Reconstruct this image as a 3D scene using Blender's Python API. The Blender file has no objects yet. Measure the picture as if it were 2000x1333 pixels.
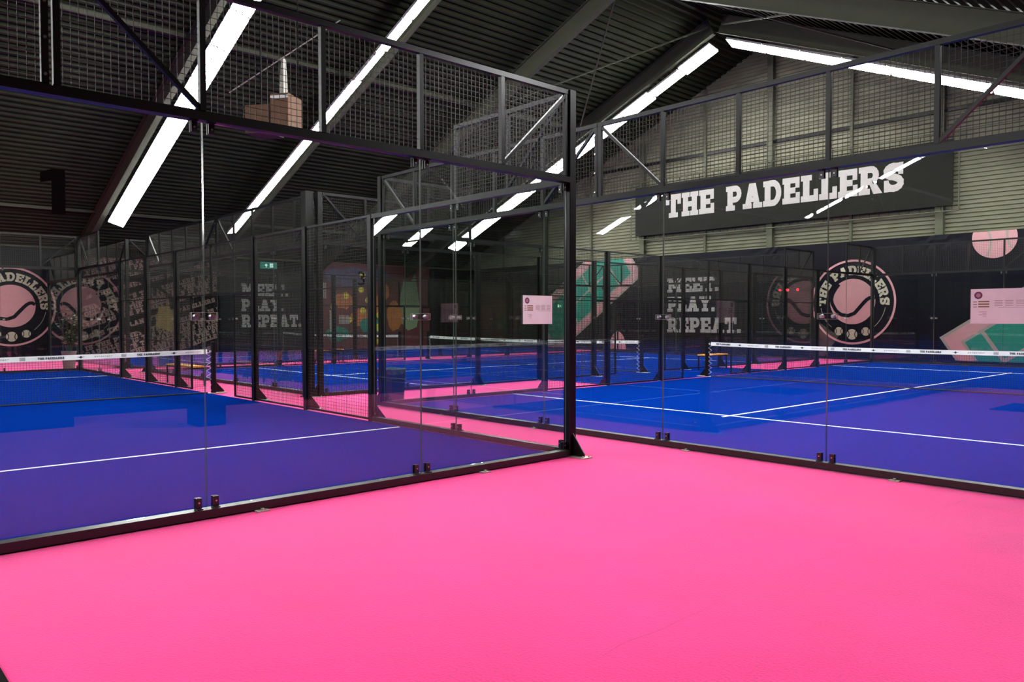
import bpy, math, random
from mathutils import Vector, Matrix
random.seed(7)
S = bpy.context.scene
COL = S.collection

# ------------------------------------------------------------------ camera
cam_d = bpy.data.cameras.new('camera')
cam_d.sensor_width = 36.0
cam_d.lens = 36.0 * 1531.6 / 2000.0
cam_d.clip_start = 0.05
cam_d.clip_end = 300
cam = bpy.data.objects.new('camera', cam_d)
COL.objects.link(cam)
YAW, PIT, ROL = 0.8296, -0.0272, -0.0016
_f = Vector((-math.sin(YAW) * math.cos(PIT), math.cos(YAW) * math.cos(PIT), math.sin(PIT)))
_r = Vector((math.cos(YAW), math.sin(YAW), 0))
_u = _r.cross(_f)
_c, _s = math.cos(ROL), math.sin(ROL)
_r2 = _c * _r + _s * _u
_u2 = -_s * _r + _c * _u
cam.matrix_world = Matrix(((_r2.x, _u2.x, -_f.x, 5.935), (_r2.y, _u2.y, -_f.y, -6.284),
                           (_r2.z, _u2.z, -_f.z, 1.501), (0, 0, 0, 1)))
S.camera = cam

# ------------------------------------------------------------------ world, exposure
w = bpy.data.worlds.new('night')
S.world = w
w.use_nodes = True
w.node_tree.nodes['Background'].inputs[0].default_value = (0.004, 0.005, 0.006, 1)
w.node_tree.nodes['Background'].inputs[1].default_value = 0.3
S.view_settings.view_transform = 'Standard'
S.view_settings.look = 'None'
S.view_settings.gamma = 1.0
S.view_settings.exposure = 0.0
try:
    S.cycles.max_bounces = 10
    S.cycles.diffuse_bounces = 3
    S.cycles.glossy_bounces = 5
    S.cycles.transparent_max_bounces = 64
    S.cycles.use_denoising = True
    S.cycles.caustics_reflective = False
    S.cycles.caustics_refractive = False
    S.cycles.sample_clamp_indirect = 6.0
except Exception:
    pass
LAMP = 79.0          # radiance of the hall's light panels

# ------------------------------------------------------------------ layout numbers (metres)
AISLE = 1.302        # y of the back walls of the three parallel courts
XB, XC, XD = -5.703, -17.9, -29.85     # left sides of those courts
Z3, Z4 = 3.016, 3.99
XL, XR, YG, YN = -30.3, 7.6, 22.8, -48.0
RX, RZ, SL = -10.36, 11.73, 0.41      # ridge x, lamp plane height under the ridge, slope


def zs(x):
    return RZ - SL * abs(x - RX)


# ------------------------------------------------------------------ materials
def nd(nt, t, **kw):
    n = nt.nodes.new(t)
    for k, v in kw.items():
        setattr(n, k, v)
    return n


def lk(nt, a, b):
    nt.links.new(a, b)


def new_mat(name):
    m = bpy.data.materials.new(name)
    m.use_nodes = True
    nt = m.node_tree
    return m, nt, nt.nodes['Principled BSDF']


def plain(name, col, rough=0.5, metal=0.0, spec=0.5, vary=0.12, scale=6.0, bump=0.0, bscale=60.0):
    m, nt, p = new_mat(name)
    p.inputs['Roughness'].default_value = rough
    p.inputs['Metallic'].default_value = metal
    p.inputs['Specular IOR Level'].default_value = spec
    tc = nd(nt, 'ShaderNodeTexCoord')
    no = nd(nt, 'ShaderNodeTexNoise')
    no.inputs['Scale'].default_value = scale
    no.inputs['Detail'].default_value = 4
    lk(nt, tc.outputs['Object'], no.inputs['Vector'])
    mr = nd(nt, 'ShaderNodeMapRange')
    mr.inputs[3].default_value = 1 - vary
    mr.inputs[4].default_value = 1 + vary
    lk(nt, no.outputs['Fac'], mr.inputs[0])
    mx = nd(nt, 'ShaderNodeVectorMath', operation='SCALE')
    mx.inputs[0].default_value = col
    lk(nt, mr.outputs[0], mx.inputs['Scale'])
    lk(nt, mx.outputs[0], p.inputs['Base Color'])
    if bump:
        n2 = nd(nt, 'ShaderNodeTexNoise')
        n2.inputs['Scale'].default_value = bscale
        n2.inputs['Detail'].default_value = 3
        lk(nt, tc.outputs['Object'], n2.inputs['Vector'])
        b = nd(nt, 'ShaderNodeBump')
        b.inputs['Strength'].default_value = bump
        b.inputs['Distance'].default_value = 0.01
        lk(nt, n2.outputs['Fac'], b.inputs['Height'])
        lk(nt, b.outputs[0], p.inputs['Normal'])
    return m


def emis(name, col, s):
    m, nt, p = new_mat(name)
    p.inputs['Base Color'].default_value = (*col, 1)
    p.inputs['Emission Color'].default_value = (*col, 1)
    p.inputs['Emission Strength'].default_value = s
    return m


def glassy(name, ior, tint, rough=0.0):
    m, nt, p = new_mat(name)
    nt.nodes.remove(p)
    out = nt.nodes['Material Output']
    geo = nd(nt, 'ShaderNodeNewGeometry')
    mi = nd(nt, 'ShaderNodeMapRange')      # the Fresnel node inverts its IOR on back faces; undo it
    mi.inputs[3].default_value = ior
    mi.inputs[4].default_value = 1 / ior
    lk(nt, geo.outputs['Backfacing'], mi.inputs[0])
    fr = nd(nt, 'ShaderNodeFresnel')
    lk(nt, mi.outputs[0], fr.inputs['IOR'])
    tr = nd(nt, 'ShaderNodeBsdfTransparent')
    tr.inputs[0].default_value = (*tint, 1)
    gl = nd(nt, 'ShaderNodeBsdfGlossy')
    gl.inputs['Roughness'].default_value = rough
    gl.inputs[0].default_value = (0.93, 0.95, 0.94, 1)
    mx = nd(nt, 'ShaderNodeMixShader')
    lk(nt, fr.outputs[0], mx.inputs[0])
    lk(nt, tr.outputs[0], mx.inputs[1])
    lk(nt, gl.outputs[0], mx.inputs[2])
    lk(nt, mx.outputs[0], out.inputs['Surface'])
    return m


def carpet(name, col, sheen, sheen_tint, blot=0.10, seams=False, rough=0.95, spec=0.03):
    m, nt, p = new_mat(name)
    tc = nd(nt, 'ShaderNodeTexCoord')
    n1 = nd(nt, 'ShaderNodeTexNoise')
    n1.inputs['Scale'].default_value = 1.1
    n1.inputs['Detail'].default_value = 6
    n1.inputs['Roughness'].default_value = 0.65
    n2 = nd(nt, 'ShaderNodeTexNoise')
    n2.inputs['Scale'].default_value = 70
    n2.inputs['Detail'].default_value = 3
    for n in (n1, n2):
        lk(nt, tc.outputs['Object'], n.inputs['Vector'])
    a = nd(nt, 'ShaderNodeMapRange')
    a.inputs[3].default_value = 1 - blot
    a.inputs[4].default_value = 1 + blot
    lk(nt, n1.outputs['Fac'], a.inputs[0])
    b = nd(nt, 'ShaderNodeMapRange')
    b.inputs[3].default_value = 0.72
    b.inputs[4].default_value = 1.28
    lk(nt, n2.outputs['Fac'], b.inputs[0])
    ml = nd(nt, 'ShaderNodeMath', operation='MULTIPLY')
    lk(nt, a.outputs[0], ml.inputs[0])
    lk(nt, b.outputs[0], ml.inputs[1])
    sc = nd(nt, 'ShaderNodeVectorMath', operation='SCALE')
    sc.inputs[0].default_value = col
    last = ml.outputs[0]
    hgt = n2.outputs['Fac']
    if seams:
        # seams between the carpet lengths: thin dark joints running along y and along x
        sp = nd(nt, 'ShaderNodeSeparateXYZ')
        lk(nt, tc.outputs['Object'], sp.inputs[0])
        wob = nd(nt, 'ShaderNodeTexNoise')
        wob.inputs['Scale'].default_value = 0.7
        lk(nt, tc.outputs['Object'], wob.inputs['Vector'])
        for ax, at, wid, amp, wave in (('X', 0.22, 0.004, .5, .10), ('X', 3.68, 0.0035, .32, .45)):
            d = nd(nt, 'ShaderNodeMath', operation='MULTIPLY_ADD')
            d.inputs[1].default_value = wave
            lk(nt, wob.outputs['Fac'], d.inputs[0])
            lk(nt, sp.outputs[ax], d.inputs[2])
            c = nd(nt, 'ShaderNodeMath', operation='COMPARE')
            c.inputs[1].default_value = at + wave / 2
            c.inputs[2].default_value = wid
            lk(nt, d.outputs[0], c.inputs[0])
            g = nd(nt, 'ShaderNodeMapRange')
            g.inputs[1].default_value = 0.42
            g.inputs[2].default_value = 0.62
            g.inputs[3].default_value = 0.0
            g.inputs[4].default_value = amp
            lk(nt, n1.outputs['Fac'], g.inputs[0])
            k = nd(nt, 'ShaderNodeMath', operation='MULTIPLY')
            lk(nt, c.outputs[0], k.inputs[0])
            lk(nt, g.outputs[0], k.inputs[1])
            inv = nd(nt, 'ShaderNodeMath', operation='SUBTRACT')
            inv.inputs[0].default_value = 1
            lk(nt, k.outputs[0], inv.inputs[1])
            m2 = nd(nt, 'ShaderNodeMath', operation='MULTIPLY')
            lk(nt, last, m2.inputs[0])
            lk(nt, inv.outputs[0], m2.inputs[1])
            last = m2.outputs[0]
    lk(nt, last, sc.inputs['Scale'])
    lk(nt, sc.outputs[0], p.inputs['Base Color'])
    p.inputs['Roughness'].default_value = rough
    p.inputs['Specular IOR Level'].default_value = spec
    p.inputs['Sheen Weight'].default_value = sheen
    p.inputs['Sheen Roughness'].default_value = 0.45
    p.inputs['Sheen Tint'].default_value = (*sheen_tint, 1)
    bp = nd(nt, 'ShaderNodeBump')
    bp.inputs['Strength'].default_value = 0.25
    bp.inputs['Distance'].default_value = 0.01
    lk(nt, hgt, bp.inputs['Height'])
    lk(nt, bp.outputs[0], p.inputs['Normal'])
    return m


M = dict(
    steel=plain('black_powder_coat', (0.0030, 0.0027, 0.0024), 0.34, 0.0, 0.28),
    rail=plain('rail_gloss_coat', (0.006, 0.006, 0.005), 0.42, 0.0, 0.55),
    wire=plain('galvanised_wire', (0.021, 0.019, 0.012), 0.45, 0.0, 0.35),
    dark=plain('matt_black', (0.003, 0.003, 0.003), 0.8, 0.0, 0.05),
    clamp=plain('clamp_black', (0.008, 0.008, 0.009), 0.35),
    bolt=plain('bolt_steel', (0.55, 0.53, 0.48), 0.3, 1.0),
    plate=plain('base_plate_zinc', (0.50, 0.46, 0.40), 0.5, 0.3),
    glass=glassy('tempered_glass', 1.5, (0.945, 0.965, 0.95)),
    acryl=glassy('clear_plastic', 1.45, (0.96, 0.96, 0.96), 0.05),
    edge=plain('glass_edge', (0.10, 0.12, 0.10), 0.15, 0.0, 0.8),
    pink=carpet('pink_carpet', (0.90, 0.016, 0.215), 0.42, (1.0, 0.75, 1.0), 0.26, True),
    blue=carpet('blue_turf', (0.0008, 0.0175, 0.165), 0.0, (0.4, 0.5, 1.0), 0.14, spec=0.0),
    white=plain('white_paint', (0.80, 0.80, 0.82), 0.6),
    tape=plain('net_tape_white', (0.78, 0.75, 0.74), 0.6),
    ink=plain('black_ink', (0.02, 0.02, 0.025), 0.6),
    greyink=plain('grey_ink', (0.33, 0.31, 0.32), 0.6),
    net=plain('net_black', (0.008, 0.008, 0.010), 0.7),
    roof=plain('roof_sheet', (0.024, 0.028, 0.015), 0.45, 0.0, 0.08, 0.25, 1.2),
    gable=plain('wall_sheet', (0.155, 0.153, 0.102), 0.55, 0.0, 0.2, 0.25, 1.5),
    rafter=plain('rafter_paint', (0.058, 0.064, 0.040), 0.6, 0.0, 0.2),
    column=plain('column_paint', (0.075, 0.079, 0.050), 0.55, 0.0, 0.2),
    navy=plain('banner_navy', (0.0024, 0.0022, 0.006), 0.42, 0.0, 0.14, 0.2, 1.5, 0.25, 2.5),
    board=plain('sign_board', (0.0062, 0.0062, 0.004), 0.6, 0.0, 0.15),
    letter=plain('letter_white', (0.36, 0.33, 0.32), 0.6),
    cream=plain('print_cream', (0.38, 0.36, 0.27), 0.6),
    rose=plain('print_pink', (0.48, 0.235, 0.25), 0.6),
    teal=plain('print_teal', (0.001, 0.19, 0.135), 0.6),
    sand=plain('print_sand', (0.28, 0.245, 0.215), 0.6),
    brown=plain('print_brown', (0.28, 0.165, 0.145), 0.6, vary=0.4, scale=0.7),
    orange=plain('print_orange', (0.42, 0.13, 0.035), 0.6, vary=0.3, scale=2),
    maroon=plain('print_maroon', (0.11, 0.02, 0.025), 0.6, vary=0.5, scale=1.5),
    violet=plain('print_violet', (0.07, 0.055, 0.12), 0.6, vary=0.5, scale=1.5),
    yellow=plain('print_yellow', (0.55, 0.48, 0.04), 0.6),
    sage=plain('print_sage', (0.20, 0.25, 0.15), 0.6, vary=0.3, scale=2),
    gold=plain('print_gold', (0.32, 0.20, 0.06), 0.6),
    lamp=emis('light_panel', (1.0, 1.0, 1.0), LAMP),
    housing=plain('lamp_housing', (0.40, 0.40, 0.38), 0.5),
    paper=plain('paper_white', (0.86, 0.92, 0.92), 0.7),
    olive=plain('ink_olive', (0.20, 0.17, 0.04), 0.6),
    purple=plain('ink_purple', (0.10, 0.03, 0.12), 0.6),
    seat=plain('bench_orange', (0.75, 0.34, 0.04), 0.5),
    copper=plain('heater_copper', (0.075, 0.030, 0.009), 0.5, 0.0, 0.2),
    flue=plain('flue_steel', (0.20, 0.19, 0.16), 0.35, 0.6),
    bin=plain('bin_plastic', (0.003, 0.004, 0.010), 0.4),
    bag=plain('bin_bag', (0.05, 0.055, 0.06), 0.3),
    leaf=plain('leaf_green', (0.018, 0.055, 0.010), 0.5, vary=0.4, scale=9),
    pale=plain('leaf_pale', (0.42, 0.50, 0.22), 0.5),
    pot=plain('pot_stone', (0.12, 0.11, 0.10), 0.7),
    soil=plain('soil', (0.02, 0.014, 0.01), 0.9),
    exitg=emis('exit_green', (0.03, 0.30, 0.22), 0.35),
    exitw=emis('exit_white', (0.7, 1.0, 0.9), 0.9),
    red=emis('pilot_red', (1.0, 0.02, 0.03), 30.0),
    side=plain('dark_wall', (0.004, 0.004, 0.003), 0.6, 0.0, 0.06),
)
for k in ('white', 'tape', 'paper'):
    pass


# ------------------------------------------------------------------ mesh helpers
class MB:
    def __init__(self):
        self.v, self.f = [], []

    def add(self, vs, fs):
        n = len(self.v)
        self.v += [tuple(p) for p in vs]
        self.f += [tuple(n + i for i in f) for f in fs]
        return self

    def box(self, a, b):
        (x0, y0, z0), (x1, y1, z1) = a, b
        x0, x1 = sorted((x0, x1)); y0, y1 = sorted((y0, y1)); z0, z1 = sorted((z0, z1))
        return self.add([(x0, y0, z0), (x1, y0, z0), (x1, y1, z0), (x0, y1, z0),
                         (x0, y0, z1), (x1, y0, z1), (x1, y1, z1), (x0, y1, z1)],
                        [(0, 3, 2, 1), (4, 5, 6, 7), (0, 1, 5, 4), (1, 2, 6, 5), (2, 3, 7, 6), (3, 0, 4, 7)])

    def bevbox(self, a, b, r):
        # box with its four vertical (z) edges rounded off by a flat
        (x0, y0, z0), (x1, y1, z1) = a, b
        o = [(x0 + r, y0), (x1 - r, y0), (x1, y0 + r), (x1, y1 - r), (x1 - r, y1), (x0 + r, y1), (x0, y1 - r), (x0, y0 + r)]
        return self.prism([(x, y, z0) for x, y in o], (0, 0, z1 - z0))

    def prism(self, poly, vec):
        n = len(poly)
        vec = Vector(vec)
        vs = [Vector(p) for p in poly] + [Vector(p) + vec for p in poly]
        fs = [tuple(range(n - 1, -1, -1)), tuple(range(n, 2 * n))]
        fs += [(i, (i + 1) % n, n + (i + 1) % n, n + i) for i in range(n)]
        return self.add(vs, fs)

    def bar(self, p, q, w, h=None, up=(0, 0, 1)):
        h = w if h is None else h
        p, q = Vector(p), Vector(q)
        d = (q - p).normalized()
        u = Vector(up)
        if abs(d.dot(u)) > 0.98:
            u = Vector((1, 0, 0)) if abs(d.x) < 0.9 else Vector((0, 1, 0))
        s = d.cross(u).normalized() * (w / 2)
        t = s.cross(d).normalized() * (h / 2)
        return self.prism([p - s - t, p + s - t, p + s + t, p - s + t], q - p)

    def wire(self, p, q, r):
        # open square rod: four sides, no ends
        p, q = Vector(p), Vector(q)
        d = (q - p).normalized()
        u = Vector((0, 0, 1)) if abs(d.z) < 0.9 else Vector((1, 0, 0))
        s = d.cross(u).normalized() * r
        t = s.cross(d).normalized() * r
        c = [s + t, -s + t, -s - t, s - t]
        return self.add([p + k for k in c] + [q + k for k in c], [(i, (i + 1) % 4, 4 + (i + 1) % 4, 4 + i) for i in range(4)])

    def tube(self, pts, r, n=8, caps=True):
        pts = [Vector(p) for p in pts]
        base = len(self.v)
        rs = r if isinstance(r, (list, tuple)) else [r] * len(pts)
        prev = None
        for i, p in enumerate(pts):
            d = (pts[min(i + 1, len(pts) - 1)] - pts[max(i - 1, 0)]).normalized()
            u = prev if prev is not None else (Vector((0, 0, 1)) if abs(d.z) < 0.9 else Vector((1, 0, 0)))
            s = d.cross(u)
            s = s.normalized() if s.length > 1e-6 else Vector((1, 0, 0))
            t = s.cross(d).normalized()
            prev = t
            for k in range(n):
                a = 2 * math.pi * k / n
                self.v.append(tuple(p + s * (rs[i] * math.cos(a)) + t * (rs[i] * math.sin(a))))
        for i in range(len(pts) - 1):
            for k in range(n):
                self.f.append((base + i * n + k, base + i * n + (k + 1) % n, base + (i + 1) * n + (k + 1) % n, base + (i + 1) * n + k))
        if caps:
            self.f.append(tuple(base + k for k in range(n - 1, -1, -1)))
            self.f.append(tuple(base + (len(pts) - 1) * n + k for k in range(n)))
        return self

    def lathe(self, prof, n=20, at=(0, 0, 0)):
        base = len(self.v)
        for r, z in prof:
            for k in range(n):
                a = 2 * math.pi * k / n
                self.v.append((at[0] + r * math.cos(a), at[1] + r * math.sin(a), at[2] + z))
        for i in range(len(prof) - 1):
            for k in range(n):
                self.f.append((base + i * n + k, base + i * n + (k + 1) % n, base + (i + 1) * n + (k + 1) % n, base + (i + 1) * n + k))
        self.f.append(tuple(base + k for k in range(n - 1, -1, -1)))
        self.f.append(tuple(base + (len(prof) - 1) * n + k for k in range(n)))
        return self

    def polys(self, polys, fn, up=None):
        # flat printed shapes; overlapping strokes are stacked a hair apart like layers of ink
        for i, p in enumerate(polys):
            vs = [Vector(fn(*q)) for q in p]
            if up is None:
                c = vs[0]
                n = (vs[1] - vs[0]).cross(vs[2] - vs[0])
                n = n.normalized() if n.length > 1e-9 else Vector((0, 0, 0))
                if n.dot(Vector((5.9, -6.3, 1.5)) - c) < 0:
                    n = -n
                k = .0004
            else:
                n, k = Vector(up), .00012
            self.add([v + n * (k * (i % 9)) for v in vs], [tuple(range(len(p)))])
        return self

    def build(self, name, mat, parent=None, label=None, kind=None, loc=None):
        me = bpy.data.meshes.new(name)
        me.from_pydata(self.v, [], self.f)
        me.update()
        me.materials.append(M[mat] if isinstance(mat, str) else mat)
        o = bpy.data.objects.new(name, me)
        COL.objects.link(o)
        if parent is not None:
            o.parent = parent
        if loc is not None:
            o.location = loc
        if label:
            o['label'] = label
        if kind:
            o['kind'] = kind
        return o


def thing(name, label, cat, loc=(0, 0, 0), rotz=0.0, group=None):
    o = bpy.data.objects.new(name, None)
    COL.objects.link(o)
    o.empty_display_size = 0.2
    o.location = loc
    o.rotation_euler = (0, 0, rotz)
    o['label'] = label
    o['category'] = cat
    if group:
        o['group'] = group
    return o


def tag(o, label, cat, group=None, kind=None):
    o['label'] = label
    o['category'] = cat
    if group:
        o['group'] = group
    if kind:
        o['kind'] = kind
    return o


def dup(root, loc, rotz, label, group=None):
    r = root.copy()
    COL.objects.link(r)
    r.location = loc
    r.rotation_euler = (0, 0, rotz)
    r['label'] = label
    if group:
        r['group'] = group

    def rec(src, dst):
        for ch in list(src.children):
            c = ch.copy()
            COL.objects.link(c)
            c.parent = dst
            rec(ch, c)
    rec(root, r)
    return r


# ------------------------------------------------------------------ slab-serif lettering (2-D polygons, cap height 1)
def R_(x0, y0, x1, y1):
    return [(x0, y0), (x1, y0), (x1, y1), (x0, y1)]


def band(path, t):
    # thick polyline as one quad per segment with mitred joints
    n = len(path)
    L, Rr = [], []
    for i, (x, y) in enumerate(path):
        x0, y0 = path[max(i - 1, 0)]
        x1, y1 = path[min(i + 1, n - 1)]
        dx, dy = x1 - x0, y1 - y0
        l = math.hypot(dx, dy) or 1
        nx, ny = -dy / l, dx / l
        L.append((x + nx * t / 2, y + ny * t / 2))
        Rr.append((x - nx * t / 2, y - ny * t / 2))
    return [[L[i], Rr[i], Rr[i + 1], L[i + 1]] for i in range(n - 1)]


def arc(cx, cy, rx, ry, a0, a1, n=8):
    return [(cx + rx * math.cos(math.radians(a0 + (a1 - a0) * i / n)), cy + ry * math.sin(math.radians(a0 + (a1 - a0) * i / n))) for i in range(n + 1)]


SW = 0.24
GL = {}
GL['T'] = (0.86, [R_(0, .80, .86, 1), R_(0, .60, .15, .82), R_(.71, .60, .86, .82), R_(.31, .1, .55, .85), R_(.18, 0, .68, .16)])
GL['H'] = (0.92, [R_(.08, .1, .32, .9), R_(.60, .1, .84, .9), R_(0, 0, .41, .16), R_(.51, 0, .92, .16), R_(0, .84, .41, 1), R_(.51, .84, .92, 1), R_(.3, .41, .62, .59)])
GL['E'] = (0.80, [R_(.08, .05, .33, .95), R_(0, .82, .78, 1), R_(0, 0, .80, .18), R_(.3, .41, .58, .59), R_(.64, .62, .78, .84), R_(.66, .16, .80, .38)])
GL['F'] = (0.78, [R_(.08, .05, .33, .95), R_(0, .82, .78, 1), R_(0, 0, .45, .16), R_(.3, .41, .58, .59), R_(.64, .62, .78, .84)])
GL['L'] = (0.76, [R_(.10, .05, .35, .95), R_(0, .84, .46, 1), R_(0, 0, .76, .18), R_(.61, .16, .76, .42)])
GL['I'] = (0.46, [R_(.11, .05, .35, .95), R_(0, .84, .46, 1), R_(0, 0, .46, .16)])
GL['P'] = (0.82, [R_(.08, .05, .32, .95), R_(0, 0, .44, .16), R_(0, .84, .34, 1)] + band([(.3, .91), (.46, .91)] + arc(.48, .67, .22, .24, 90, -90) + [(.46, .43), (.3, .43)], .19))
GL['R'] = (0.92, [R_(.08, .05, .32, .95), R_(0, 0, .42, .16), R_(0, .84, .34, 1), [(.42, .44), (.62, .44), (.92, 0), (.62, 0)]] + band([(.3, .91), (.46, .91)] + arc(.48, .68, .22, .23, 90, -90) + [(.46, .45), (.3, .45)], .19))
GL['D'] = (0.88, [R_(.08, .05, .32, .95), R_(0, 0, .34, .18), R_(0, .82, .34, 1)] + band([(.3, .91), (.45, .91)] + arc(.47, .5, .30, .41, 90, -90, 12) + [(.45, .09), (.3, .09)], .20))
GL['A'] = (0.98, [[(.12, .1), (.36, .1), (.58, 1), (.34, 1)], [(.62, .1), (.86, .1), (.64, 1), (.40, 1)], R_(.28, .26, .70, .40), R_(0, 0, .42, .16), R_(.56, 0, .98, .16)])
GL['Y'] = (0.94, [R_(.35, .05, .59, .50), R_(.22, 0, .72, .16), [(.05, .95), (.32, .95), (.59, .42), (.35, .42)], [(.62, .95), (.89, .95), (.59, .42), (.35, .42)], R_(0, .84, .38, 1), R_(.56, .84, .94, 1)])
GL['M'] = (1.16, [R_(.10, .05, .31, .95), R_(.85, .05, 1.06, .95), [(.12, 1), (.38, 1), (.68, .28), (.48, .28)], [(1.04, 1), (.78, 1), (.48, .28), (.68, .28)], R_(0, 0, .40, .16), R_(.76, 0, 1.16, .16), R_(0, .84, .30, 1), R_(.86, .84, 1.16, 1)])
GL['N'] = (0.98, [R_(.10, .05, .30, .95), R_(.68, .05, .88, .95), [(.08, 1), (.34, 1), (.90, 0), (.64, 0)], R_(0, 0, .40, .16), R_(0, .84, .3, 1), R_(.58, .84, .98, 1)])
GL['S'] = (0.80, band(arc(.40, .715, .29, .195, 15, 270, 10) + arc(.40, .29, .29, .20, 90, -165, 10)[1:], .20) + [R_(.62, .62, .76, 1), R_(.04, 0, .18, .38)])
GL['O'] = (0.88, band(arc(.44, .5, .32, .40, 0, 360, 18), .21))
GL['.'] = (0.24, [R_(0, 0, .22, .22)])
GL["'"] = (0.20, [[(.02, 1), (.18, 1), (.13, .68), (.05, .68)]])
GL['1'] = (0.55, [R_(.25, 0, .50, 1), [(0, .72), (.27, .80), (.27, 1), (.25, 1), (0, .90)]])
GL[' '] = (0.42, [])


def grow(p, d):
    # offset a convex polygon outwards by d
    n = len(p)
    ar = sum(p[i][0] * p[(i + 1) % n][1] - p[(i + 1) % n][0] * p[i][1] for i in range(n))
    q = p if ar > 0 else p[::-1]
    out = []
    for i in range(n):
        a, b, c = q[i - 1], q[i], q[(i + 1) % n]
        e0, e1 = (b[0] - a[0], b[1] - a[1]), (c[0] - b[0], c[1] - b[1])
        l0, l1 = math.hypot(*e0) or 1, math.hypot(*e1) or 1
        n0, n1 = (e0[1] / l0, -e0[0] / l0), (e1[1] / l1, -e1[0] / l1)
        k = 1 + n0[0] * n1[0] + n0[1] * n1[1]
        k = max(k, .35)
        out.append((b[0] + d * (n0[0] + n1[0]) / k, b[1] + d * (n0[1] + n1[1]) / k))
    return out


BOLD = 0.030
for _k in list(GL):
    _w, _p = GL[_k]
    GL[_k] = (_w + 2 * BOLD, [[((x + BOLD), (y + BOLD) / (1 + 2 * BOLD)) for x, y in grow(q, BOLD)] for q in _p])
GL['3'] = (0.62, band(arc(.28, .73, .22, .18, 150, -80, 10) + arc(.28, .28, .24, .20, 80, -150, 10), .16))


def text(s, h=1.0, gap=0.05):
    out, x = [], 0.0
    for ch in s:
        wd, ps = GL[ch]
        out += [[((px + x) * h, py * h) for px, py in p] for p in ps]
        x += wd + gap
    return out, (x - gap) * h


def fit_text(s, x0, x1, y0, y1):
    ps, wd = text(s)
    k = (x1 - x0) / wd
    return [[(x0 + px * k, y0 + py * (y1 - y0)) for px, py in p] for p in ps]


def arc_text(s, cx, cy, r, h, a0, a1, gap=0.07):
    # letters standing on a circle of radius r, from angle a0 (left) to a1 (right), clockwise
    ps, wd = text(s, 1.0, gap)
    out = []
    for p in ps:
        q = []
        for px, py in p:
            a = math.radians(a0 + (a1 - a0) * px / wd)
            rr = r + py * h
            q.append((cx + rr * math.cos(a), cy + rr * math.sin(a)))
        out.append(q)
    return out


def disc(cx, cy, r, n=40):
    return [[(cx + r * math.cos(2 * math.pi * i / n), cy + r * math.sin(2 * math.pi * i / n)) for i in range(n)]]


def ring(cx, cy, r0, r1, a0=0, a1=360, n=56):
    o = []
    for i in range(n):
        b0, b1 = (math.radians(a0 + (a1 - a0) * (i + k) / n) for k in (0, 1))
        o.append([(cx + r0 * math.cos(b0), cy + r0 * math.sin(b0)), (cx + r1 * math.cos(b0), cy + r1 * math.sin(b0)),
                  (cx + r1 * math.cos(b1), cy + r1 * math.sin(b1)), (cx + r0 * math.cos(b1), cy + r0 * math.sin(b1))])
    return o


# ------------------------------------------------------------------ hall shell
def struct(o):
    o['kind'] = 'structure'
    return o


# floor: one sheet of pink carpet
mb = MB()
mb.box((XL - .3, YN - .3, -0.15), (XR + .3, YG + .3, 0.0))
struct(mb.build('floor', 'pink'))

# roof: trapezoid ribs running along the ridge direction, one mesh per slope under the ceiling object
def rib_profile(x0, x1, zf, pitch=0.245, dep=0.14):
    n = max(1, int(round(abs(x1 - x0) / pitch)))
    pts = []
    for i in range(n):
        for fr, lo in ((0.0, 0), (0.27, 0), (0.33, 1), (0.94, 1)):
            x = x0 + (x1 - x0) * (i + fr) / n
            pts.append((x, zf(x) + (dep if lo else 0)))
    pts.append((x1, zf(x1)))
    return pts


DZ_ROOF = 0.98
zr = lambda x: zs(x) + DZ_ROOF
mb = MB()
for xa, xb in ((XL - .2, RX), (RX, XR + .2)):
    pr = rib_profile(xa, xb, zr)
    for (x0, z0), (x1, z1) in zip(pr[:-1], pr[1:]):
        mb.add([(x0, YN - .2, z0), (x1, YN - .2, z1), (x1, YG + .2, z1), (x0, YG + .2, z0)], [(0, 1, 2, 3)])
    mb.add([(xa, YN - .2, zr(xa) + .22), (xb, YN - .2, zr(xb) + .22), (xb, YG + .2, zr(xb) + .22), (xa, YG + .2, zr(xa) + .22)], [(3, 2, 1, 0)])
struct(mb.build('ceiling', 'roof'))

# gable end wall at the back: horizontal corrugation
mb = MB()
z = 0.0
prev = None
pts = []
while z < zr(RX) + 0.1:
    pts += [(z, 0.0), (z + .085, 0.0), (z + .095, 0.045), (z + .130, 0.045)]
    z += 0.145
for (z0, d0), (z1, d1) in zip(pts[:-1], pts[1:]):
    def xs(zz):
        k = max(0.0, (zr(RX) + .05 - zz) / SL)
        return max(XL, RX - k), min(XR, RX + k)
    (a0, b0), (a1, b1) = xs(z0), xs(z1)
    mb.add([(a0, YG + d0, z0), (b0, YG + d0, z0), (b1, YG + d1, z1), (a1, YG + d1, z1)], [(0, 1, 2, 3)])
struct(mb.build('wall_back', 'gable'))


def corr_wall(name, x, y0, y1, h, mat, sgn):
    mb = MB()
    z = 0.0
    pts = []
    while z < h:
        pts += [(z, 0.0), (z + .085, 0.0), (z + .095, 0.045), (z + .130, 0.045)]
        z += 0.145
    for (z0, d0), (z1, d1) in zip(pts[:-1], pts[1:]):
        q = [(x + sgn * d0, y0, z0), (x + sgn * d0, y1, z0), (x + sgn * d1, y1, z1), (x + sgn * d1, y0, z1)]
        mb.add(q, [(0, 1, 2, 3)])
    return struct(mb.build(name, mat))


corr_wall('wall_left', XL, YN, YG, zr(XL) + .05, 'side', -1)
corr_wall('wall_right', XR, YN, YG, zr(XR) + .05, 'side', 1)
mb = MB()
mb.add([(XL, YN, 0), (XR, YN, 0), (XR, YN, zr(XR)), (RX, YN, zr(RX)), (XL, YN, zr(XL))], [(0, 1, 2, 3, 4)])
struct(mb.build('wall_front', 'side'))

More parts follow.
